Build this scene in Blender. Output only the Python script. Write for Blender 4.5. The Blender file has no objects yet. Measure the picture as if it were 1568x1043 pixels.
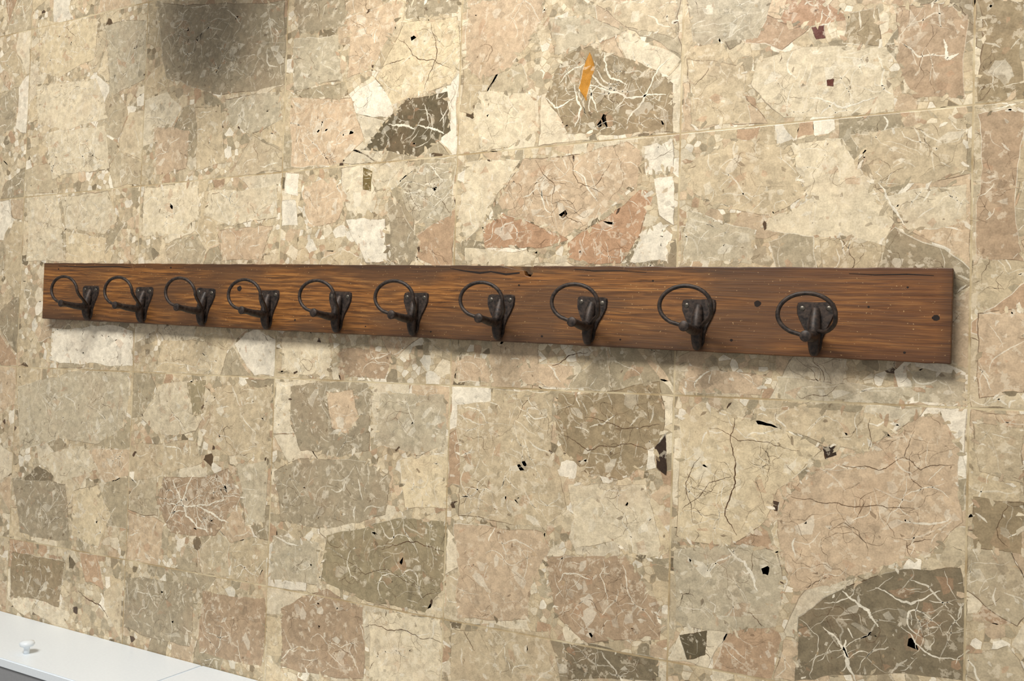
import bpy, bmesh, math, random
import numpy as np
from mathutils import Vector, Matrix, noise as mn
from mathutils.geometry import tessellate_polygon
T=.4
def rot(r):
    r=np.array(r);th=np.linalg.norm(r)+1e-12;k=r/th;K=np.array([[0,-k[2],k[1]],[k[2],0,-k[0]],[-k[1],k[0],0]])
    return np.eye(3)+np.sin(th)*K+(1-np.cos(th))*K@K
F=1400.0
RC=rot((0.03379,0.49432,0.02230));C0=np.array((2.04102,-0.36179,1.33967))
cd=bpy.data.cameras.new('camera');cam=bpy.data.objects.new('camera',cd);bpy.context.scene.collection.objects.link(cam)
cd.sensor_width=36;cd.lens=F/1568*36
M=Matrix(RC.tolist()).to_4x4();M.translation=Vector(C0);cam.matrix_world=M
bpy.context.scene.camera=cam
bpy.context.scene.view_settings.view_transform='Standard'
# slab survey: photo measurement (1568-wide units) -> metres on a horizontal plane
def fp(x,y,z=0):
    d=RC@np.array([(x-784)/F,-(y-521.5)/F,-1.0]);q=C0+(z-C0[2])/d[2]*d;return (float(q[0]),float(q[1]))
def lin(c):
    return tuple((v/255/12.92 if v/255<=.04045 else ((v/255+.055)/1.055)**2.4) for v in c)

class N:
    def __init__(s,name):
        s.m=bpy.data.materials.new(name);s.m.use_nodes=True;s.t=s.m.node_tree
        s.b=s.t.nodes['Principled BSDF']
    def n(s,typ,ins={},**kw):
        nd=s.t.nodes.new(typ)
        for k,v in kw.items(): setattr(nd,k,v)
        for k,v in ins.items(): s.set(nd.inputs[k],v)
        return nd
    def set(s,inp,v):
        if isinstance(v,bpy.types.NodeSocket): s.t.links.new(v,inp)
        else: inp.default_value=v
    def math(s,op,a,b=0,c=None,clamp=False):
        nd=s.t.nodes.new('ShaderNodeMath');nd.operation=op;nd.use_clamp=clamp
        s.set(nd.inputs[0],a);s.set(nd.inputs[1],b)
        return nd.outputs[0]
    def vec(s,op,a,b=(0,0,0),sc=None):
        nd=s.t.nodes.new('ShaderNodeVectorMath');nd.operation=op
        s.set(nd.inputs[0],a)
        if op!='SCALE': s.set(nd.inputs[1],b)
        else: s.set(nd.inputs['Scale'],sc)
        return nd.outputs[0]
    def mix(s,f,a,b,blend='MIX'):
        nd=s.t.nodes.new('ShaderNodeMix');nd.data_type='RGBA';nd.blend_type=blend;nd.clamp_factor=True
        s.set(nd.inputs['Factor'],f)
        A=[i for i in nd.inputs if i.type=='RGBA'];s.set(A[0],a);s.set(A[1],b)
        return [o for o in nd.outputs if o.type=='RGBA'][0]
    def noise(s,v,sc,det=3,rough=.55,dim='3D'):
        return s.n('ShaderNodeTexNoise',{'Vector':v,'Scale':sc,'Detail':det,'Roughness':rough},noise_dimensions=dim)
    def ramp(s,f,stops,interp='LINEAR'):
        nd=s.t.nodes.new('ShaderNodeValToRGB');cr=nd.color_ramp;cr.interpolation=interp
        while len(cr.elements)<len(stops): cr.elements.new(.5)
        for e,(p,c) in zip(cr.elements,stops): e.position=p;e.color=(*c[:3],1)
        s.set(nd.inputs[0],f);return nd.outputs[0]
    def mr(s,v,a,b,c=0,d=1):
        return s.n('ShaderNodeMapRange',{'Value':v,'From Min':a,'From Max':b,'To Min':c,'To Max':d}).outputs[0]
def V4(c): return (*lin(c),1)

def floor_material():
    g=N('palladiana_marble')
    pos=g.n('ShaderNodeTexCoord').outputs['Object']
    sp=g.n('ShaderNodeSeparateXYZ',{0:pos})
    col=g.n('ShaderNodeAttribute',attribute_name='stone').outputs['Color']
    N1=g.noise(pos,11,3,.6,'2D');N2=g.noise(pos,85,4,.72,'2D');n3=g.noise(pos,430,0,.6,'2D').outputs['Fac']
    n1=N1.outputs['Fac'];n2=N2.outputs['Fac']
    warped=g.vec('ADD',pos,g.vec('SCALE',N2.outputs['Color'],sc=.012))
    v=g.n('ShaderNodeTexVoronoi',{'Vector':warped,'Scale':85.0},voronoi_dimensions='2D')
    rb=g.n('ShaderNodeSeparateColor',{0:v.outputs['Color']})
    cloud=g.math('ADD',g.math('ADD',g.mr(n1,.3,.7,-.06,.06),g.mr(n2,.3,.7,-.16,.16)),g.mr(n3,.3,.7,-.06,.06))
    cloud=g.math('ADD',cloud,g.mr(rb.outputs[0],0,1,-.10,.08))
    val=g.math('ADD',1.02,cloud)
    col=g.mix(1,col,g.n('ShaderNodeCombineColor',{0:val,1:val,2:val}).outputs[0],'MULTIPLY')
    tint=g.n('ShaderNodeSeparateColor',{0:N1.outputs['Color']}).outputs[1]
    col=g.mix(g.mr(tint,.5,.72,0,.14),col,V4((190,152,118)))
    light=g.math('MULTIPLY',g.mr(rb.outputs[1],.82,.84,0,1),g.mr(n2,.5,.54,0,.42))
    col=g.mix(light,col,V4((232,219,194)))
    jx=g.math('PINGPONG',g.math('ADD',sp.outputs[0],8),T/2);jy=g.math('PINGPONG',g.math('ADD',sp.outputs[1],8),T/2)
    jj=g.math('MINIMUM',jx,jy)
    j=g.math('ADD',jj,g.mr(n2,.3,.7,-.0005,.0005))
    jm=g.mr(j,.0018,.0010)
    col=g.mix(g.math('MULTIPLY',jm,.8),col,g.mix(g.mr(n1,.4,.6),V4((180,156,116)),V4((222,206,170))))
    g.set(g.b.inputs['Base Color'],col)
    g.set(g.b.inputs['Roughness'],g.mr(n2,.3,.7,.22,.34))
    g.b.inputs['Specular IOR Level'].default_value=.42
    h=g.math('SUBTRACT',g.math('MULTIPLY',n3,.15),g.mr(jj,.0018,.0010))
    g.set(g.b.inputs['Normal'],g.n('ShaderNodeBump',{'Height':h,'Strength':.25,'Distance':.0008}).outputs[0])
    return g.m
fmat=floor_material()
K={'light':(220,205,175),'cream':(222,204,169),'pink':(209,185,154),'red':(184,148,117),'white':(238,228,207),
'tan':(203,185,153),'taupe':(170,156,130),'gray':(195,182,155),'dark':(104,93,71),'olive':(160,146,116),
'brown':(160,142,112),'ochre':(182,126,42),'dred':(98,50,38),'black':(58,44,34),'dgray':(134,121,97),'rbrown':(178,154,126),'green':(124,106,66)}
S=[
('pink',.1,.2,[(715,0),(830,0),(835,20),(780,105),(735,122),(712,100)]),
('brown',1.3,.3,[(860,90),(905,70),(965,90),(1030,128),(1030,203),(950,207),(870,205),(835,150)]),
('ochre',0,0,[(903,80),(911,105),(897,152),(886,135),(893,105)]),
('light',.2,.6,[(735,140),(815,140),(825,200),(780,225),(735,232),(725,170)]),
('gray',.2,.3,[(840,30),(900,22),(960,48),(905,68),(850,86)]),
('tan',.6,.3,[(900,0),(1035,0),(1035,60),(960,42)]),
('dark',.4,.3,[(555,230),(590,185),(625,150),(685,140),(690,200),(640,240),(600,232)]),
('cream',.1,1,[(620,35),(700,25),(706,90),(690,130),(640,145),(600,160),(575,120)]),
('taupe',.1,.2,[(452,0),(528,0),(530,40),(456,45)]),
('pink',.4,.3,[(535,25),(600,0),(618,4),(600,52),(570,105),(532,120)]),
('gray',.1,.2,[(450,60),(518,52),(524,120),(450,140)]),
('pink',.9,.3,[(446,150),(538,150),(558,215),(520,250),(446,255)]),
('taupe',.1,.2,[(622,0),(703,0),(700,20),(622,30)]),
('taupe',.5,.3,[(240,0),(436,0),(436,130),(340,145),(255,120)]),
('pink',.2,.2,[(236,195),(290,200),(286,258),(240,268)]),
('gray',.2,.2,[(345,152),(428,142),(432,182),(380,205),(350,190)]),
('tan',.3,.2,[(298,165),(338,160),(345,250),(300,262)]),
('cream',.3,.2,[(60,30),(150,30),(145,90),(90,120),(60,110)]),
('light',.5,.4,[(55,130),(150,122),(165,180),(100,200),(58,190)]),
('light',1,.4,[(70,205),(160,192),(168,258),(80,275)]),
('gray',.3,.3,[(160,40),(225,30),(222,120),(168,150)]),
('light',.5,.5,[(1160,92),(1230,72),(1358,72),(1370,168),(1300,176),(1200,180),(1150,130)]),
('dred',0,.3,[(1243,42),(1262,38),(1264,58),(1250,60)]),
('dred',0,.3,[(1266,123),(1277,121),(1276,132),(1267,131)]),
('red',.6,.3,[(1205,0),(1262,0),(1300,30),(1240,40),(1195,34)]),
('brown',.7,.4,[(1300,20),(1345,12),(1350,70),(1290,66)]),
('rbrown',.3,.4,[(1372,10),(1450,0),(1483,30),(1478,152),(1400,150),(1372,92)]),
('tan',.4,.3,[(1052,90),(1138,100),(1150,188),(1060,196)]),
('gray',.5,.2,[(1052,0),(1182,0),(1160,58),(1062,70)]),
('brown',.1,.4,[(1497,0),(1568,0),(1568,155),(1497,158)]),
('light',.2,.2,[(712,250),(797,245),(760,300),(745,335),(712,368),(703,330)]),
('pink',.3,.7,[(802,242),(960,217),(984,232),(975,280),(920,330),(865,363),(830,345),(777,330),(762,310)]),
('white',.1,.2,[(985,224),(1030,217),(1032,262),(990,268)]),
('white',.2,.3,[(1002,274),(1030,270),(1032,345),(1010,330)]),
('red',.7,.3,[(740,347),(775,322),(870,367),(830,380),(742,380)]),
('red',.8,.4,[(870,372),(925,337),(983,288),(1000,300),(980,360),(950,403),(900,403),(872,395)]),
('white',.5,.2,[(985,355),(1012,340),(1030,360),(1022,400),(965,402)]),
('light',.3,.2,[(712,380),(820,382),(826,403),(712,403)]),
('light',.3,.3,[(560,250),(615,245),(640,258),(602,290),(575,292)]),
('green',.2,.3,[(556,256),(570,262),(568,293),(556,290)]),
('gray',1.4,1.4,[(612,277),(650,250),(690,250),(692,330),(650,350),(622,320)]),
('white',.2,.2,[(438,264),(458,266),(456,300),(436,296)]),
('white',.2,.2,[(432,308),(452,306),(456,345),(432,346)]),
('pink',.5,.3,[(462,290),(510,270),(532,300),(516,340),(470,350)]),
('taupe',.2,.6,[(592,302),(612,312),(642,370),(635,400),(597,400)]),
('white',.5,.2,[(530,337),(590,335),(592,400),(560,402)]),
('light',.2,.3,[(222,287),(303,280),(305,330),(277,360),(219,362)]),
('light',.4,.3,[(320,292),(423,282),(425,333),(352,345),(312,330)]),
('pink',.2,.3,[(332,352),(418,347),(400,400),(342,400)]),
('light',.2,.4,[(42,298),(88,296),(95,340),(98,400),(40,400)]),
('light',.2,.4,[(92,302),(165,292),(180,338),(160,358),(101,350)]),
('cream',.2,.2,[(101,356),(163,364),(160,400),(101,400)]),
('light',.1,.5,[(1210,222),(1290,212),(1318,260),(1343,300),(1370,340),(1350,375),(1280,363),(1170,352),(1176,335),(1240,305),(1226,270)]),
('tan',.8,.5,[(1302,207),(1400,192),(1478,180),(1482,260),(1430,280),(1342,290),(1325,240)]),
('tan',.3,.4,[(1052,250),(1130,212),(1200,227),(1235,298),(1180,330),(1100,320),(1052,290)]),
('light',.9,.3,[(1352,302),(1480,282),(1480,342),(1390,352)]),
('gray',.6,.3,[(1052,322),(1158,352),(1150,405),(1047,402)]),
('rbrown',.1,.9,[(1497,175),(1568,165),(1568,400),(1495,395)]),
('white',.5,.2,[(80,502),(203,507),(203,560),(77,552)]),
('light',.3,.2,[(431,517),(505,527),(505,577),(430,570)]),
('tan',.3,.2,[(250,522),(318,524),(300,562),(240,556)]),
('pink',.2,.3,[(700,545),(745,550),(755,585),(700,586)]),
('rbrown',.3,.4,[(520,535),(600,540),(590,580),(530,578)]),
('gray',.3,.3,[(1190,577),(1420,592),(1380,620),(1192,610)]),
('gray',.3,.3,[(1390,560),(1478,575),(1478,622),(1400,615)]),
('pink',.3,.3,[(1050,560),(1170,572),(1165,605),(1050,600)]),
('pink',.2,.4,[(790,555),(880,560),(870,594),(800,590)]),
('cream',.1,1,[(1040,640),(1075,615),(1140,640),(1230,670),(1258,690),(1235,715),(1190,750),(1170,800),(1120,835),(1060,830),(1035,820)]),
('pink',.1,.7,[(1205,760),(1240,720),(1290,700),(1330,690),(1400,640),(1440,634),(1470,680),(1474,800),(1420,850),(1370,862),(1290,890),(1217,905),(1195,850),(1190,790)]),
('tan',.3,.4,[(1152,628),(1250,624),(1330,632),(1378,650),(1320,690),(1262,680),(1160,650)]),
('gray',.2,.4,[(1032,840),(1110,832),(1190,845),(1200,900),(1188,960),(1110,968),(1030,960)]),
('dgray',.6,.2,[(1222,945),(1290,902),(1380,872),(1470,870),(1478,1043),(1216,1043)]),
('dark',1.2,.2,[(1040,972),(1083,966),(1080,1003),(1052,1010)]),
('black',.3,0,[(1184,767),(1194,769),(1191,783),(1184,780)]),
('black',.6,0,[(1260,684),(1278,683),(1281,697),(1264,703)]),
('brown',.3,.5,[(856,602),(1010,584),(1018,650),(1000,700),(950,735),(900,725),(862,690),(850,640)]),
('black',.2,0,[(1003,685),(1020,662),(1020,728),(1006,716)]),
('white',.2,0,[(992,690),(1002,684),(1004,716),(990,720)]),
('tan',.6,.4,[(700,620),(848,604),(843,690),(868,780),(830,808),(702,790)]),
('pink',.1,.4,[(695,802),(830,815),(843,840),(812,900),(808,948),(700,948)]),
('light',.3,.4,[(870,742),(988,742),(1017,850),(990,855),(940,830),(882,840)]),
('rbrown',.6,.5,[(835,852),(958,852),(990,900),(1013,930),(1010,980),(900,985),(850,940)]),
('taupe',.2,.3,[(445,592),(560,582),(570,600),(565,690),(520,700),(460,690),(446,650)]),
('pink',.1,.1,[(500,600),(540,597),(550,640),(530,664),(508,655)]),
('gray',.3,.4,[(582,602),(680,604),(683,680),(640,700),(572,680)]),
('taupe',.2,.3,[(420,722),(460,702),(560,707),(600,730),(590,788),(510,808),(430,798)]),
('cream',.2,.4,[(612,704),(685,694),(688,778),(620,778)]),
('olive',.2,.4,[(500,820),(620,792),(686,800),(680,900),(650,938),(560,920),(492,890)]),
('gray',.2,.3,[(418,820),(488,832),(488,898),(414,888)]),
('light',.2,.3,[(242,592),(300,580),(330,610),(300,660),(240,665),(215,640)]),
('olive',.1,.1,[(287,587),(315,582),(312,632),(296,638)]),
('tan',.2,.3,[(332,592),(417,592),(412,690),(350,698),(312,668)]),
('rbrown',1.6,.3,[(250,732),(350,717),(370,760),(330,820),(260,815),(240,770)]),
('gray',.2,.3,[(360,710),(412,705),(406,800),(375,806),(372,755)]),
('tan',.2,.4,[(205,680),(300,675),(310,708),(240,730),(205,735)]),
('gray',.2,.3,[(28,592),(130,562),(198,572),(193,650),(150,680),(90,670),(32,690)]),
('light',.4,.2,[(62,702),(130,682),(150,718),(90,738)]),
('cream',.3,.2,[(112,752),(150,742),(170,790),(150,838),(110,820)]),
('taupe',.2,.3,[(18,732),(100,742),(105,828),(30,815)]),
('rbrown',.1,.5,[(430,932),(500,902),(556,930),(556,1040),(430,1020)]),
('light',.1,.6,[(563,937),(678,947),(673,1043),(566,1040)]),
('tan',.1,.3,[(692,962),(840,967),(858,1043),(690,1043)]),
('dgray',.8,.4,[(862,985),(1008,1010),(1008,1043),(870,1040)]),
('taupe',.2,.4,[(195,885),(300,895),(290,990),(190,960)]),
('rbrown',.2,.4,[(310,905),(405,915),(400,1020),(305,1000)]),
('brown',.2,.4,[(20,845),(100,860),(90,930),(15,915)]),
('tan',.5,.4,[(1490,645),(1568,655),(1568,740),(1500,722)]),
('brown',.3,.3,[(1490,760),(1568,770),(1568,850),(1492,840)]),
('pink',.4,.4,[(1498,480),(1568,470),(1568,600),(1500,610)]),
]
# individually noted veins and fissures: colour, width (m), polyline
L=[('BR',.0016,[(1125,640),(1122,690),(1126,740),(1110,790),(1128,820)]),('BR',.0009,[(1085,655),(1130,675),(1180,678),(1225,690)]),
('BR',.001,[(1045,780),(1085,740),(1120,730)]),('BR',.0009,[(1060,800),(1050,740),(1072,700)]),
('BR',.0009,[(1210,760),(1270,770),(1330,775),(1400,778)]),('BR',.0008,[(1400,660),(1385,700),(1410,720),(1462,712)]),('BR',.0008,[(1385,700),(1345,720),(1290,712)]),('BR',.0008,[(1330,690),(1332,640)]),
('BR',.0012,[(660,35),(668,90),(650,140)]),('BR',.0011,[(610,60),(640,90),(690,105)]),('BR',.001,[(590,100),(620,90)]),
('BR',.001,[(820,245),(850,285),(845,310)]),('BR',.0009,[(870,230),(885,280),(925,300)]),
('WH',.003,[(1345,280),(1365,315),(1385,345)]),('WH',.0035,[(880,130),(890,165),(880,195)]),('WH',.003,[(905,130),(960,150),(1020,145)]),('WH',.003,[(960,190),(985,155),(1025,90)]),('WH',.0025,[(880,150),(850,165),(835,150)]),('WH',.003,[(925,80),(935,120),(960,130)]),
('WH',.004,[(595,190),(620,192),(635,198)]),('WH',.0035,[(640,192),(665,198),(680,205)]),('WH',.002,[(650,160),(655,185)]),('WH',.002,[(675,165),(678,195)]),
('WH',.004,[(1115,840),(1140,860),(1160,905)]),('WH',.004,[(1290,905),(1330,935),(1345,960)]),('WH',.003,[(1260,960),(1285,985),(1300,1010)]),('WH',.005,[(1295,980),(1310,1043)]),('WH',.0025,[(1340,900),(1395,925),(1440,905)]),('WH',.002,[(1380,960),(1420,1000),(1470,1010)]),
('WH',.004,[(265,735),(285,790),(320,815)]),('WH',.003,[(250,770),(290,775),(345,765)]),('WH',.003,[(300,725),(280,765),(255,800)]),('WH',.004,[(300,775),(330,790),(350,800)]),
('WH',.003,[(1240,150),(1290,165),(1340,150)]),('WH',.004,[(1445,60),(1450,90),(1468,82)]),
('BR',.002,[(120,905),(150,925),(165,945)]),('BR',.0016,[(590,840),(640,830),(680,845)]),('BR',.0009,[(510,850),(560,880),(600,875),(650,900)]),
('WH',.0035,[(420,820),(440,832),(458,835)]),('BR',.0011,[(895,640),(950,655),(1010,650)]),('BR',.0011,[(860,665),(900,690),(960,680),(1000,690)]),
('BR',.001,[(560,960),(610,965),(680,985)]),('BR',.0012,[(845,560),(900,540)])]
def fractal(poly,rng,depth=3,amt=.055,closed=True):
    for d in range(depth):
        out=[];n=len(poly)
        for k in range(n if closed else n-1):
            a=poly[k];b=poly[(k+1)%n]
            t=rng.uniform(-amt,amt)
            out+=[a,((a[0]+b[0])/2-(b[1]-a[1])*t,(a[1]+b[1])/2+(b[0]-a[0])*t)]
        if not closed: out.append(poly[-1])
        poly=out;amt*=1.1
    return poly
def clip(poly,nx,ny,c):
    out=[];n=len(poly)
    for k in range(n):
        a=poly[k];b=poly[k-1]
        da=a[0]*nx+a[1]*ny-c;db=b[0]*nx+b[1]*ny-c
        if (da<=0)!=(db<=0):
            t=db/(db-da);out.append((b[0]+(a[0]-b[0])*t,b[1]+(a[1]-b[1])*t))
        if da<=0: out.append(a)
    return out
def voro(W,pitch,rng,gap,jit=.95,m=.001):
    n=max(2,round(W/pitch));h=W/n
    sd={(i,j):((i+.5+rng.uniform(-.5,.5)*jit)*h,(j+.5+rng.uniform(-.5,.5)*jit)*h) for i in range(n) for j in range(n)}
    res=[]
    for (i,j),s in sd.items():
        poly=[(m,m),(W-m,m),(W-m,W-m),(m,W-m)]
        for a in range(-2,3):
            for b in range(-2,3):
                if (a or b) and (i+a,j+b) in sd:
                    q=sd[(i+a,j+b)];dx=q[0]-s[0];dy=q[1]-s[1];Ln=math.hypot(dx,dy)
                    if Ln<1e-6: continue
                    dx/=Ln;dy/=Ln
                    poly=clip(poly,dx,dy,dx*s[0]+dy*s[1]+Ln/2-gap*rng.uniform(.3,1))
                    if not poly:break
            if not poly:break
        if len(poly)>2: res.append(poly)
    return res
def inside(p,poly):
    x,y=p;r=False;n=len(poly)
    for k in range(n):
        a=poly[k];b=poly[k-1]
        if (a[1]>y)!=(b[1]>y) and x<(b[0]-a[0])*(y-a[1])/(b[1]-a[1])+a[0]: r=not r
    return r
def area_(p): return .5*sum(p[k-1][0]*p[k][1]-p[k][0]*p[k-1][1] for k in range(len(p)))
ZS=.2   # stones are ground flush: layer offsets stay well under half a millimetre
VV=[];FF=[];CC=[]
def addpoly(poly,z,col,convex=True):
    if area_(poly)<0: poly=poly[::-1]
    b=len(VV);VV.extend((x,y,z*ZS) for x,y in poly)
    if convex: FF.append(tuple(range(b,b+len(poly))));CC.append(col)
    else:
        for t in tessellate_polygon([[Vector((x,y,0)) for x,y in poly]]):
            P3=[poly[i] for i in t];
            if area_(P3)<0: t=t[::-1]
            FF.append(tuple(b+i for i in t));CC.append(col)
RV=random.Random(77)
def strip(path,w,z,col,taper=True):
    n=len(path)
    if n<3:return
    b=len(VV)
    for k,(x,y) in enumerate(path):
        a=path[max(k-1,0)];c=path[min(k+1,n-1)];dx=c[0]-a[0];dy=c[1]-a[1];Ln=math.hypot(dx,dy)+1e-9
        t=k/(n-1);ww=w*((.25+.75*math.sin(math.pi*min(1,max(0,t*.92+.04)))) if taper else 1)*.5*RV.uniform(.6,1.4)
        VV.append((x-dy/Ln*ww,y+dx/Ln*ww,z*ZS));VV.append((x+dy/Ln*ww,y-dx/Ln*ww,z*ZS))
    for k in range(n-1):
        q=b+2*k;FF.append((q,q+1,q+3,q+2));CC.append(col)
def walk(p,a,poly,step,turn,maxn):
    path=[p]
    bias=RV.uniform(-.06,.06)
    for k in range(maxn):
        a+=RV.gauss(bias,turn)
        if RV.random()<.06:a+=RV.uniform(-.9,.9)
        p=(p[0]+math.cos(a)*step,p[1]+math.sin(a)*step)
        if not inside(p,poly):break
        path.append(p)
    return path
def mixc(a,b,t): return tuple(a[i]*(1-t)+b[i]*t for i in range(3))
WH=lin((238,229,208));BR=lin((94,70,48))
def shard(cx,cy,r,rng,el=1.6):
    n=rng.choice((3,4,4,5,5));a0=rng.uniform(0,6.28);ph=rng.uniform(0,3.14);o=[]
    for k in range(n):
        t=a0+6.283*(k+rng.uniform(-.3,.3))/n;rr=r*rng.uniform(.6,1.2)
        x=math.cos(t)*rr*el;y=math.sin(t)*rr/el
        o.append((cx+x*math.cos(ph)-y*math.sin(ph),cy+x*math.sin(ph)+y*math.cos(ph)))
    return fractal(o,rng,1,.1)
def outline(poly,z,col):
    n=len(poly);k=RV.randrange(n);left=n
    while left>0:
        run=RV.randint(6,24)
        if RV.random()<.7: strip([poly[(k+q)%n] for q in range(min(run,left)+1)],RV.choice((.0008,.001,.0014)),z,mixc(col,RV.choice((BR,BR,WH)),RV.uniform(.35,.8)))
        k+=run;left-=run
def dress(poly,z,col,w,c,dens=1.0):
    A=abs(area_(poly))
    xs=[p[0] for p in poly];ys=[p[1] for p in poly]
    def rp():
        for _ in range(30):
            p=(RV.uniform(min(xs),max(xs)),RV.uniform(min(ys),max(ys)))
            if inside(p,poly):return p
        return None
    def cnt(x): return int(x)+(RV.random()<x-int(x))
    outline(poly,z+.00006,col)
    # angular clasts within the stone, slightly lighter or darker than their host
    lo=tuple(v*.7 for v in col);hi=mixc(col,WH,.7);wm=mixc(col,lin((190,150,118)),.6)
    for k in range(cnt((.6+w)*dens*A/.0006)):
        p=rp()
        if not p:continue
        r=RV.choice((.0025,.004,.006,.009,.013))*RV.uniform(.7,1.2)
        if A<.003:r*=.6
        sh=[q for q in shard(p[0],p[1],r,RV,RV.uniform(1,1.7))]
        if all(inside(q,poly) for q in sh):
            addpoly(sh,z+.00003+.000003*RV.randrange(7),mixc(col,RV.choice((lo,hi,hi,wm)),RV.uniform(.25,.8)),False)
    for k in range(cnt(c*dens*A/.0011*.8)):
        p=rp()
        if not p:continue
        a=RV.uniform(0,6.28);n=RV.randint(8,40)
        path=walk(p,a,poly,.0030,.34,n)
        cc=mixc(col,BR,RV.uniform(.3,.9))
        strip(path,RV.choice((.0006,.0007,.0009,.0012)),z+.00008,cc)
        if len(path)>8:
            for _ in range(2):
                m=RV.randrange(2,len(path));strip(walk(path[m],a+RV.choice((-1,1))*RV.uniform(.6,1.4),poly,.0030,.38,RV.randint(4,18)),.0006,z+.00008,cc)
    a0=RV.uniform(0,3.14)
    for k in range(cnt((w+.35)*dens*A/.0006*1.05)):
        p=rp()
        if not p:continue
        a=a0+RV.choice((0,0,1.3,2.2))+RV.gauss(0,.3)
        path=walk(p,a,poly,.003,.2,RV.randint(4,26))
        strip(path,RV.choice((.0006,.0008,.0010,.0014,.0024))*(1 if A>.002 else .7),z+.00010,mixc(col,WH,RV.uniform(.35,1)))
    for k in range(cnt(dens*A/.0011)):
        p=rp()
        if not p:continue
        r=RV.uniform(.0012,.005);cc=mixc(col,RV.choice((WH,WH,lin((190,164,128)),BR)),RV.uniform(.2,.65))
        if cc[0]<.2: r=min(r,.0016)
        addpoly(shard(p[0],p[1],r,RV,1.4),z+.00012,cc,False)
PAL=[((214,197,165),5),((203,185,152),5),((190,175,146),4),((205,182,151),4),((224,210,182),4.2),((174,160,132),3),((238,228,207),2.8),((158,144,118),1.6),((186,157,127),1.3),((128,114,90),.6)]
tot=sum(w for c,w in PAL)
def pick(rng,flat=0):
    r=rng.uniform(0,tot)
    for c,w in PAL:
        r-=w
        if r<=0:break
    j=rng.uniform(.94,1.04);c=lin([min(255,v*j) for v in c])
    return mixc(c,lin((202,184,152)),flat)
def warp(p,amt=.006,f=22,seed=0):
    v=mn.noise_vector(Vector((p[0]*f+seed*7.1,p[1]*f,seed*3.7)));u=mn.noise_vector(Vector((p[0]*f*3.5,p[1]*f*3.5,seed+9)))
    return (p[0]+v.x*amt+u.x*amt*.35,p[1]+v.y*amt+u.y*amt*.35)
def build_floor():
    rng=random.Random(4)
    addpoly([(-2.4,-3),(4.4,-3),(4.4,2.6),(-2.4,2.6)],0,lin((188,168,135)))
    t3=[voro(T,.0115,random.Random(50+k),.0007) for k in range(4)]
    t2=[voro(T,.022,random.Random(80+k),.0012) for k in range(6)]
    def xf(poly,r,i,j):
        o=[]
        for x,y in poly:
            for _ in range(r): x,y=T-y,x
            o.append((x+i*T,y+j*T))
        return o
    inner=lambda i,j:-1<=i<=5 and -4<=j<=1
    for i in range(-3,9):
        for j in range(-6,5):
            core=inner(i,j);rr=rng.randrange(4)
            if core:
                for poly in rng.choice(t3):
                    if len(poly)>2:
                        c=pick(rng,.1)
                        if rng.random()<.006:c=lin((84,66,50))
                        addpoly(xf(poly,rr,i,j),.0001,c)
            rr=rng.randrange(4);tb=rng.uniform(.93,1.06)
            for poly in rng.choice(t2):
                if rng.random()<(.5 if core else .9) and len(poly)>2:
                    c=pick(rng,0)
                    if rng.random()<.004:c=lin((96,78,56))
                    c=tuple(v*tb for v in c)
                    pl=fractal(xf(poly,rr,i,j),rng,2,.09)
                    addpoly(pl,.00022,c,False)
            trn=0<=i<=4 and -3<=j<=1
            rs=random.Random(i*31+j*7+900)
            for poly in voro(T,.088,rs,.004,1.0,.0015):
                if rs.random()<(.5 if trn else .8):
                    pl=fractal([(x+i*T,y+j*T) for x,y in poly],rs,3,.06)
                    pl=[warp(q,.004,16,i*5+j) for q in pl]
                    pl=[(min(max(x,i*T+.001),i*T+T-.001),min(max(y,j*T+.001),j*T+T-.001)) for x,y in pl]
                    c=tuple(v*tb for v in pick(rs,.05))
                    addpoly(pl,.00036,c,False)
                    if core: dress(pl,.00036,c,rs.choice((.1,.2,.4,.9)),rs.choice((.2,.4,.8)))
    for k,(key,w,c,pl) in enumerate(S):
        base=[fp(*q) for q in pl]
        poly=fractal(base,rng,4,.045)
        z=.0006+.00022*(k%2)
        if key in('ochre','black','dred','white','olive','green') or pl[0]==(500,600): z=.00125
        j=rng.uniform(.97,1.03);cc=lin([v*j for v in K[key]])
        addpoly(poly,z,cc,False)
        dress(poly,z,cc,w,c,1.25)
        if abs(area_(poly))>.002:
            n=len(poly)
            for q in range(0,n,1):
                if rng.random()<.28:
                    x,y=poly[q];x+=rng.gauss(0,.002);y+=rng.gauss(0,.002)
                    ccx=pick(rng,.1)
                    if rng.random()<.01: ccx=lin((84,66,50))
                    addpoly(shard(x,y,rng.uniform(.002,.0065),rng),.0014+.00002*rng.randrange(12),ccx,False)
    for nm,w,pl in L:
        p=fractal([fp(*q) for q in pl],rng,4,.09,False)
        strip(p,w,.00175,WH if nm=='WH' else BR)
    me=bpy.data.meshes.new('floor');me.from_pydata(VV,[],FF)
    at=me.attributes.new('stone','FLOAT_COLOR','FACE')
    arr=np.ones((len(FF),4),dtype=np.float32);arr[:,:3]=np.array(CC,dtype=np.float32);at.data.foreach_set('color',arr.ravel())
    o=bpy.data.objects.new('floor',me);bpy.context.scene.collection.objects.link(o)
    me.materials.append(fmat);return o
build_floor()

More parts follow.
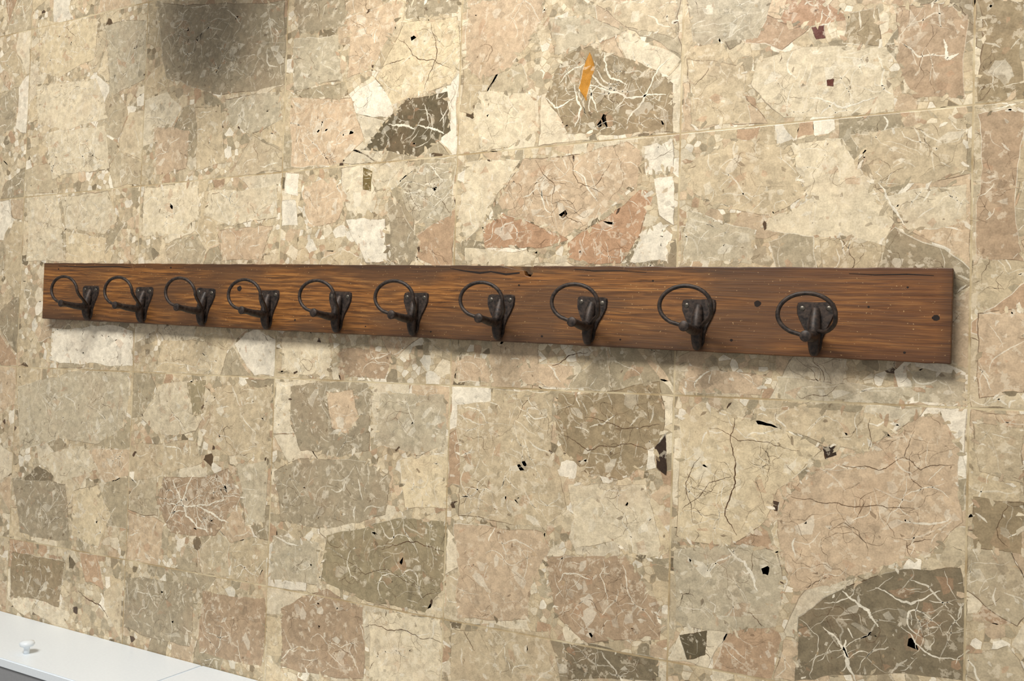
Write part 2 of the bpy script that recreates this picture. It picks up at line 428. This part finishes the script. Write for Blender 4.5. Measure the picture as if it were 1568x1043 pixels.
def wood_material():
    g=N('weathered_oak')
    p=g.n('ShaderNodeTexCoord').outputs['Object']
    low=g.noise(g.vec('MULTIPLY',p,(3,10,9)),1.6,2)
    pw=g.vec('ADD',g.vec('MULTIPLY',p,(1.1,30,20)),g.vec('SCALE',low.outputs['Color'],sc=.9))
    gr=g.noise(pw,5,5,.7).outputs['Fac']
    fine=g.noise(g.vec('MULTIPLY',p,(16,520,300)),1,2,.6).outputs['Fac']
    ringw=g.n('ShaderNodeTexWave',{'Vector':pw,'Scale':1.1,'Distortion':6,'Detail':2,'Detail Scale':.7},bands_direction='Y').outputs['Fac']
    t=g.math('ADD',g.math('MULTIPLY',gr,.9),g.math('MULTIPLY',ringw,.14))
    col=g.ramp(t,[(.28,lin((80,50,26))),(.44,lin((126,80,37))),(.58,lin((158,104,50))),(.76,lin((188,134,72)))])
    col=g.mix(g.mr(fine,.47,.62,0,.7),col,V4((68,42,22)))
    col=g.mix(g.mr(low.outputs['Fac'],.44,.62,0,.75),col,V4((90,62,40)))
    s=g.n('ShaderNodeSeparateXYZ',{0:p})
    ey=g.math('ABSOLUTE',s.outputs[1])
    edge=g.mr(g.math('ADD',ey,g.mr(gr,.3,.7,-.010,.010)),.047,.064,0,.75)
    col=g.mix(edge,col,V4((56,36,22)))
    col=g.mix(g.mr(s.outputs[0],.6,.85,0,.5),col,V4((98,58,30)))
    col=g.mix(g.mr(s.outputs[0],.912,.928,0,.5),col,V4((56,34,19)))
    sp=g.noise(p,300,1).outputs['Fac']
    col=g.mix(g.mr(sp,.72,.78,0,.6),col,V4((206,170,120)))
    g.set(g.b.inputs['Base Color'],col)
    g.set(g.b.inputs['Roughness'],g.mr(gr,.3,.7,.42,.6))
    h=g.math('ADD',g.math('MULTIPLY',fine,.5),g.math('MULTIPLY',gr,.4))
    g.set(g.b.inputs['Normal'],g.n('ShaderNodeBump',{'Height':h,'Strength':.45,'Distance':.001}).outputs[0])
    return g.m
def simple(name,c,rough,metal=0,bump=0,var=.2,sc=200,c2=None):
    g=N(name);p=g.n('ShaderNodeTexCoord').outputs['Object']
    n=g.noise(p,sc,2).outputs['Fac']
    a=[v*(1-var) for v in lin(c)];b=[min(1,v*(1+var)) for v in lin(c2 or c)]
    g.set(g.b.inputs['Base Color'],g.ramp(n,[(.35,a),(.68,b)]))
    g.b.inputs['Metallic'].default_value=metal
    g.set(g.b.inputs['Roughness'],g.mr(n,.3,.7,rough-.06,rough+.08))
    if bump: g.set(g.b.inputs['Normal'],g.n('ShaderNodeBump',{'Height':n,'Strength':bump,'Distance':.001}).outputs[0])
    return g.m
wood=wood_material()
iron=simple('worn_iron',(46,41,40),.52,.4,.35,.2,170,(70,58,51))
screwm=simple('screw_steel',(104,98,90),.4,.8,.2)
holem=simple('dark_knot',(30,16,9),.8)
rawm=simple('split_wood',(104,78,52),.85,0,.5,.4,90)

def obj(name,bm,mat,parent=None,smooth=True):
    me=bpy.data.meshes.new(name);bm.normal_update();bm.to_mesh(me);bm.free()
    o=bpy.data.objects.new(name,me);bpy.context.scene.collection.objects.link(o)
    me.materials.append(mat)
    if smooth:
        for f in me.polygons:f.use_smooth=True
    if parent:o.parent=parent
    return o
rack=bpy.data.objects.new('coat_rack',None);bpy.context.scene.collection.objects.link(rack)
TH=.024
rack.location=(1.05025,-.25275,.0005);rack.rotation_euler=(0,0,-.03038)
bpy.context.view_layer.update()
Ri=rack.matrix_world.inverted()
def loc(x,y,z=TH):
    q=Ri@Vector((*fp(x,y,z),0));return q.x,q.y
rng=random.Random(8)
cl=[(-.933,.063),(-.928,-.063),(.931,-.0625),(.929,.0625)]
def edge(a,b,n,amp):
    out=[]
    for k in range(n):
        t=k/n;x=a[0]+(b[0]-a[0])*t;y=a[1]+(b[1]-a[1])*t
        if k: x+=rng.uniform(-amp,amp)*.5;y+=rng.uniform(-amp,amp)
        out.append((x,y))
    return out
out=edge(cl[1],cl[2],120,.0006)+edge(cl[2],cl[3],14,.0007)
tops=edge(cl[3],cl[0],120,.0006)
n1=loc(205,403);n2=loc(810,408)
tops=[q for q in tops if not any(-w<=q[0]-nx<=w2 for nx,w,w2 in((n1[0],.006,.006),(n2[0],.055,.010)))]
ins=[[(n2[0]+.0085,.063),(n2[0]+.008,.050),(n2[0]+.003,.0445),(n2[0]-.006,.047),(n2[0]-.009,.055),(n2[0]-.024,.0570),(n2[0]-.040,.0600),(n2[0]-.055,.063)],
     [(n1[0]+.006,.063),(n1[0]+.005,.054),(n1[0]+.001,.050),(n1[0]-.004,.0585),(n1[0]-.006,.063)]]
res_t=[]
for q in tops:
    for it in list(ins):
        if q[0]<it[0][0]: res_t+=it;ins.remove(it)
    res_t.append(q)
out+=res_t+edge(cl[0],cl[1],12,.0006)
bm=bmesh.new()
vb=[bm.verts.new((x,y,0)) for x,y in out]
f=bm.faces.new(vb);r=bmesh.ops.extrude_face_region(bm,geom=[f])
for v in r['geom']:
    if isinstance(v,bmesh.types.BMVert):v.co.z=TH
bmesh.ops.recalc_face_normals(bm,faces=bm.faces)
board=obj('board',bm,wood,rack,False)
mod=board.modifiers.new('bev','BEVEL');mod.width=.0012;mod.segments=2;mod.limit_method='ANGLE';mod.angle_limit=math.radians(60)
# the lifted splinter left of the notch: lower, rough split surface
bm=bmesh.new()
sp_=[(n2[0]-.105,.0622),(n2[0]-.055,.0600),(n2[0]-.022,.0560),(n2[0]-.007,.0540),(n2[0]-.005,.0500),(n2[0]+.006,.0480),(n2[0]+.007,.0620),(n2[0]-.02,.0625)]
fb=[bm.verts.new((x,y,.002)) for x,y in sp_];f=bm.faces.new(fb);r=bmesh.ops.extrude_face_region(bm,geom=[f])
for v in r['geom']:
    if isinstance(v,bmesh.types.BMVert):v.co.z=.014+rng.uniform(0,.003)
bmesh.ops.recalc_face_normals(bm,faces=bm.faces)
obj('splinter',bm,rawm,rack,False)
def disc(bm,x,y,rx,ry,z,n=18,jit=.15):
    vs=[bm.verts.new((x+rx*math.cos(t)*(1+rng.uniform(-jit,jit)),y+ry*math.sin(t)*(1+rng.uniform(-jit,jit)),z)) for t in[2*math.pi*k/n for k in range(n)]]
    bm.faces.new(vs)
bm=bmesh.new()
for x,y,r in[(367,442,.006),(1160,465,.0052),(1433,487,.0044),(1120,521,.0022),(452,490,.002),(660,508,.0016),(795,437,.0018),(1330,470,.0016),(1000,430,.0016),(560,500,.0015),(830,515,.002),(1385,540,.0018),(90,412,.002),(262,410,.0022),(1390,440,.0014),(950,520,.0016)]:
    u,v=loc(x,y);disc(bm,u,v,r,r*.85,TH+.00025)
obj('nail_holes',bm,holem,rack,False)
bm=bmesh.new()
def crack(line,wd):
    a=[loc(x,y) for x,y in line]
    up=[bm.verts.new((q[0],q[1]+w,TH+.0003)) for q,w in zip(a,wd)];dn=[bm.verts.new((q[0],q[1]-w,TH+.0003)) for q,w in zip(a,wd)]
    for k in range(len(a)-1): bm.faces.new([dn[k],dn[k+1],up[k+1],up[k]])
crack([(690,411),(712,415),(735,418),(752,416),(775,420),(796,418)],[.0003,.0010,.0016,.0010,.0016,.0010])
crack([(880,412),(910,415),(950,415),(990,417)],[.0003,.0008,.0006,.0003])
crack([(1300,419),(1340,421),(1390,420),(1430,422)],[.0003,.0006,.0008,.0003])
crack([(90,407),(130,409),(180,408),(200,410)],[.0003,.0008,.0007,.0005])
obj('split',bm,holem,rack,False)

def tube(bm,path,radii,nseg=14,cap=True):
    rings=[];n=len(path);path=[Vector(p) for p in path];prev=None
    for i,p in enumerate(path):
        t=(path[min(i+1,n-1)]-path[max(i-1,0)]).normalized()
        x=t.orthogonal().normalized() if prev is None else (prev-t*prev.dot(t)).normalized()
        prev=x;y=t.cross(x);r=radii[i]
        rings.append([bm.verts.new(p+x*math.cos(2*math.pi*k/nseg)*r+y*math.sin(2*math.pi*k/nseg)*r) for k in range(nseg)])
    for a,b in zip(rings,rings[1:]):
        for k in range(nseg): bm.faces.new([a[k],a[(k+1)%nseg],b[(k+1)%nseg],b[k]])
    if cap: bm.faces.new(rings[0][::-1]);bm.faces.new(rings[-1])
def smoothpath(pts,n=8):
    pts=[Vector(p) for p in pts];P_=[pts[0]]+pts+[pts[-1]];out=[]
    for i in range(1,len(P_)-2):
        p0,p1,p2,p3=P_[i-1:i+3]
        for k in range(n):
            t=k/n
            out.append(.5*((2*p1)+(p2-p0)*t+(2*p0-5*p1+4*p2-p3)*t*t+(3*p1-p0-3*p2+p3)*t**3))
    out.append(pts[-1]);return out
HZ=.068
def hook(i,u,v,rngh,dx=0,dy=0):
    bm=bmesh.new()
    half=[(0,.040),(.019,.0405),(.0245,.039),(.0260,.034),(.0255,.024),(.021,.013),(.0145,.001),(.010,-.012),(.009,-.024),(.006,-.030),(0,-.032)]
    ol=half+[(-x,y) for x,y in half[-2:0:-1]]
    vs=[bm.verts.new((x,y,0)) for x,y in ol[::-1]]
    f=bm.faces.new(vs);r=bmesh.ops.extrude_face_region(bm,geom=[f])
    for q in r['geom']:
        if isinstance(q,bmesh.types.BMVert):
            q.co.z=.0032;q.co.x*=.94;q.co.y=.003+(q.co.y-.003)*.96
    rp=smoothpath([(0,.030,.001),(0,.020,.005),(0,.008,.0085),(0,-.004,.011),(0,-.016,.0105),(0,-.026,.008),(0,-.032,.004)],6)
    rr=[(.004+.0045*math.sin(math.pi*min(1,.15+k/len(rp)*.75)))for k in range(len(rp))]
    tube(bm,rp,rr,14)
    ap=smoothpath([(0,-.006,.004),(dx*.3,-.007+dy*.3,HZ*.33),(dx*.6,-.006+dy*.6,HZ*.6),(dx*.85,-.004+dy*.85,HZ*.83),(dx,-.003+dy,HZ+.003)],6)
    rr=[]
    for k in range(len(ap)):
        t=k/(len(ap)-1);r0=.0082-.0032*t
        if t>.8: r0+= (t-.8)*.014
        rr.append(r0)
    tube(bm,ap,rr,16)
    tube(bm,[(dx,-.003+dy,HZ+.002),(dx,-.003+dy,HZ+.0045),(dx,-.003+dy,HZ+.006)],[.0076,.0073,.0045],16)
    # wire: leaves the knob, curls up round the left and over the top, then drops back to the rib
    cx,cy=-.001+dx,.0265+dy;a,b=.0365,.0275
    path=[(dx,-.003+dy,HZ-.001)]
    for k in range(35):
        t=math.radians(-118-k/34*246)
        path.append((cx+a*math.cos(t),cy+b*math.sin(t),HZ-(k/34)**3*.008))
    path+=[(cx+a*.97,cy-.010,HZ-.014),(cx+a*.80,cy-.017,HZ-.026),(cx+a*.5,cy-.022,HZ-.040),(.008,-.001,HZ-.052),(0,-.002,.010)]
    path=smoothpath(path,2)
    tube(bm,path,[.0030]*len(path),12)
    bmesh.ops.recalc_face_normals(bm,faces=bm.faces)
    Mx=Matrix.Translation((u,v,TH))@Matrix.Rotation(rngh.uniform(-.05,.05),4,'Z')
    bm.transform(Mx)
    o=obj('hook_%d'%i,bm,iron,rack)
    m=o.modifiers.new('es','EDGE_SPLIT');m.split_angle=math.radians(50)
    bm=bmesh.new()
    for sx,sy in((-.0178,.031),(.0178,.031)):
        bmesh.ops.create_uvsphere(bm,u_segments=14,v_segments=8,radius=.0042,matrix=Matrix.Translation((sx,sy,.0028))@Matrix.Diagonal((1,1,.4,1)))
    bm.transform(Mx);obj('hook_%d_screws'%i,bm,screwm,rack)
rh=random.Random(3)
for i,u in enumerate([-.765,-.595,-.418,-.248,-.077,.090,.259,.421,.594,.760]):
    s=(0,0)
    if i==9:s=(0,-.007)
    hook(i+1,u,-.026+rh.uniform(-.001,.001),rh,*s)

white=simple('white_lacquer',(238,246,254),.35,0,0,.02)
whiteg=simple('grey_top',(150,152,156),.5,0,0,.03)
unit=bpy.data.objects.new('drawer_cabinet',None);bpy.context.scene.collection.objects.link(unit)
A=Vector((*fp(0,935),0));B=Vector((*fp(400,1043),0));d=(B-A).normalized()
H=.195
ang2=math.atan2(d.y,d.x);unit.location=(A.x,A.y,.0005);unit.rotation_euler=(0,0,ang2)
def box(name,x0,x1,y0,y1,z0,z1,mat,bev=.002):
    bm=bmesh.new();bmesh.ops.create_cube(bm,size=1,matrix=Matrix.Translation(((x0+x1)/2,(y0+y1)/2,(z0+z1)/2))@Matrix.Diagonal((x1-x0,y1-y0,z1-z0,1)))
    bmesh.ops.bevel(bm,geom=bm.edges[:],offset=bev,segments=2,affect='EDGES')
    return obj(name,bm,mat,unit,False)
box('body',-.5,1.2,-.45,-.018,0,H-.004,whiteg)
box('front_left',-.5,.66,-.018,0,0,H,white)
box('front_right',.662,1.2,-.018,0,0,H,white)
bm=bmesh.new()
prof=[(.006,0),(.0055,.008),(.006,.013),(.013,.016),(.0145,.020),(.013,.024),(.006,.026),(.0005,.0262)]
tube(bm,[(0,0,z) for r,z in prof],[r for r,z in prof],20)
bmesh.ops.recalc_face_normals(bm,faces=bm.faces)
bm.transform(Matrix.Translation((.325,0,.150))@Matrix.Rotation(-math.pi/2,4,'X'))
obj('knob',bm,white,unit)

# unseen bin-shaped blocker, added out of frame to shade the floor at upper left
bx,by=fp(385,-235)
bm=bmesh.new();prof=[(.001,.004),(.145,.0),(.15,.004),(.18,.42),(.185,.426),(.179,.43),(.172,.42),(.144,.012),(.001,.010)]
n=40;rings=[[bm.verts.new((r*math.cos(6.2832*k/n),r*math.sin(6.2832*k/n),z)) for k in range(n)] for r,z in prof]
for a,b in zip(rings,rings[1:]):
    for k in range(n): bm.faces.new([a[k],a[(k+1)%n],b[(k+1)%n],b[k]])
bmesh.ops.recalc_face_normals(bm,faces=bm.faces)
shade_blocker=obj('added_shade_bin',bm,simple('dark_plastic',(70,70,74),.5));shade_blocker.location=(bx,by,.0005)

w=bpy.data.worlds.new('world');bpy.context.scene.world=w;w.use_nodes=True
w.node_tree.nodes['Background'].inputs[0].default_value=(1,.95,.88,1);w.node_tree.nodes['Background'].inputs[1].default_value=.32
def area(name,locn,tgt,size,sy,power,col):
    l=bpy.data.lights.new(name,'AREA');l.shape='RECTANGLE';l.size=size;l.size_y=sy;l.energy=power;l.color=col
    o=bpy.data.objects.new(name,l);bpy.context.scene.collection.objects.link(o);o.location=locn
    o.rotation_euler=(Vector(tgt)-Vector(locn)).to_track_quat('-Z','Y').to_euler();return o
area('window_light',(1.15,1.85,2.0),(1.5,-.75,0),1.3,.8,98,(1,.965,.9))
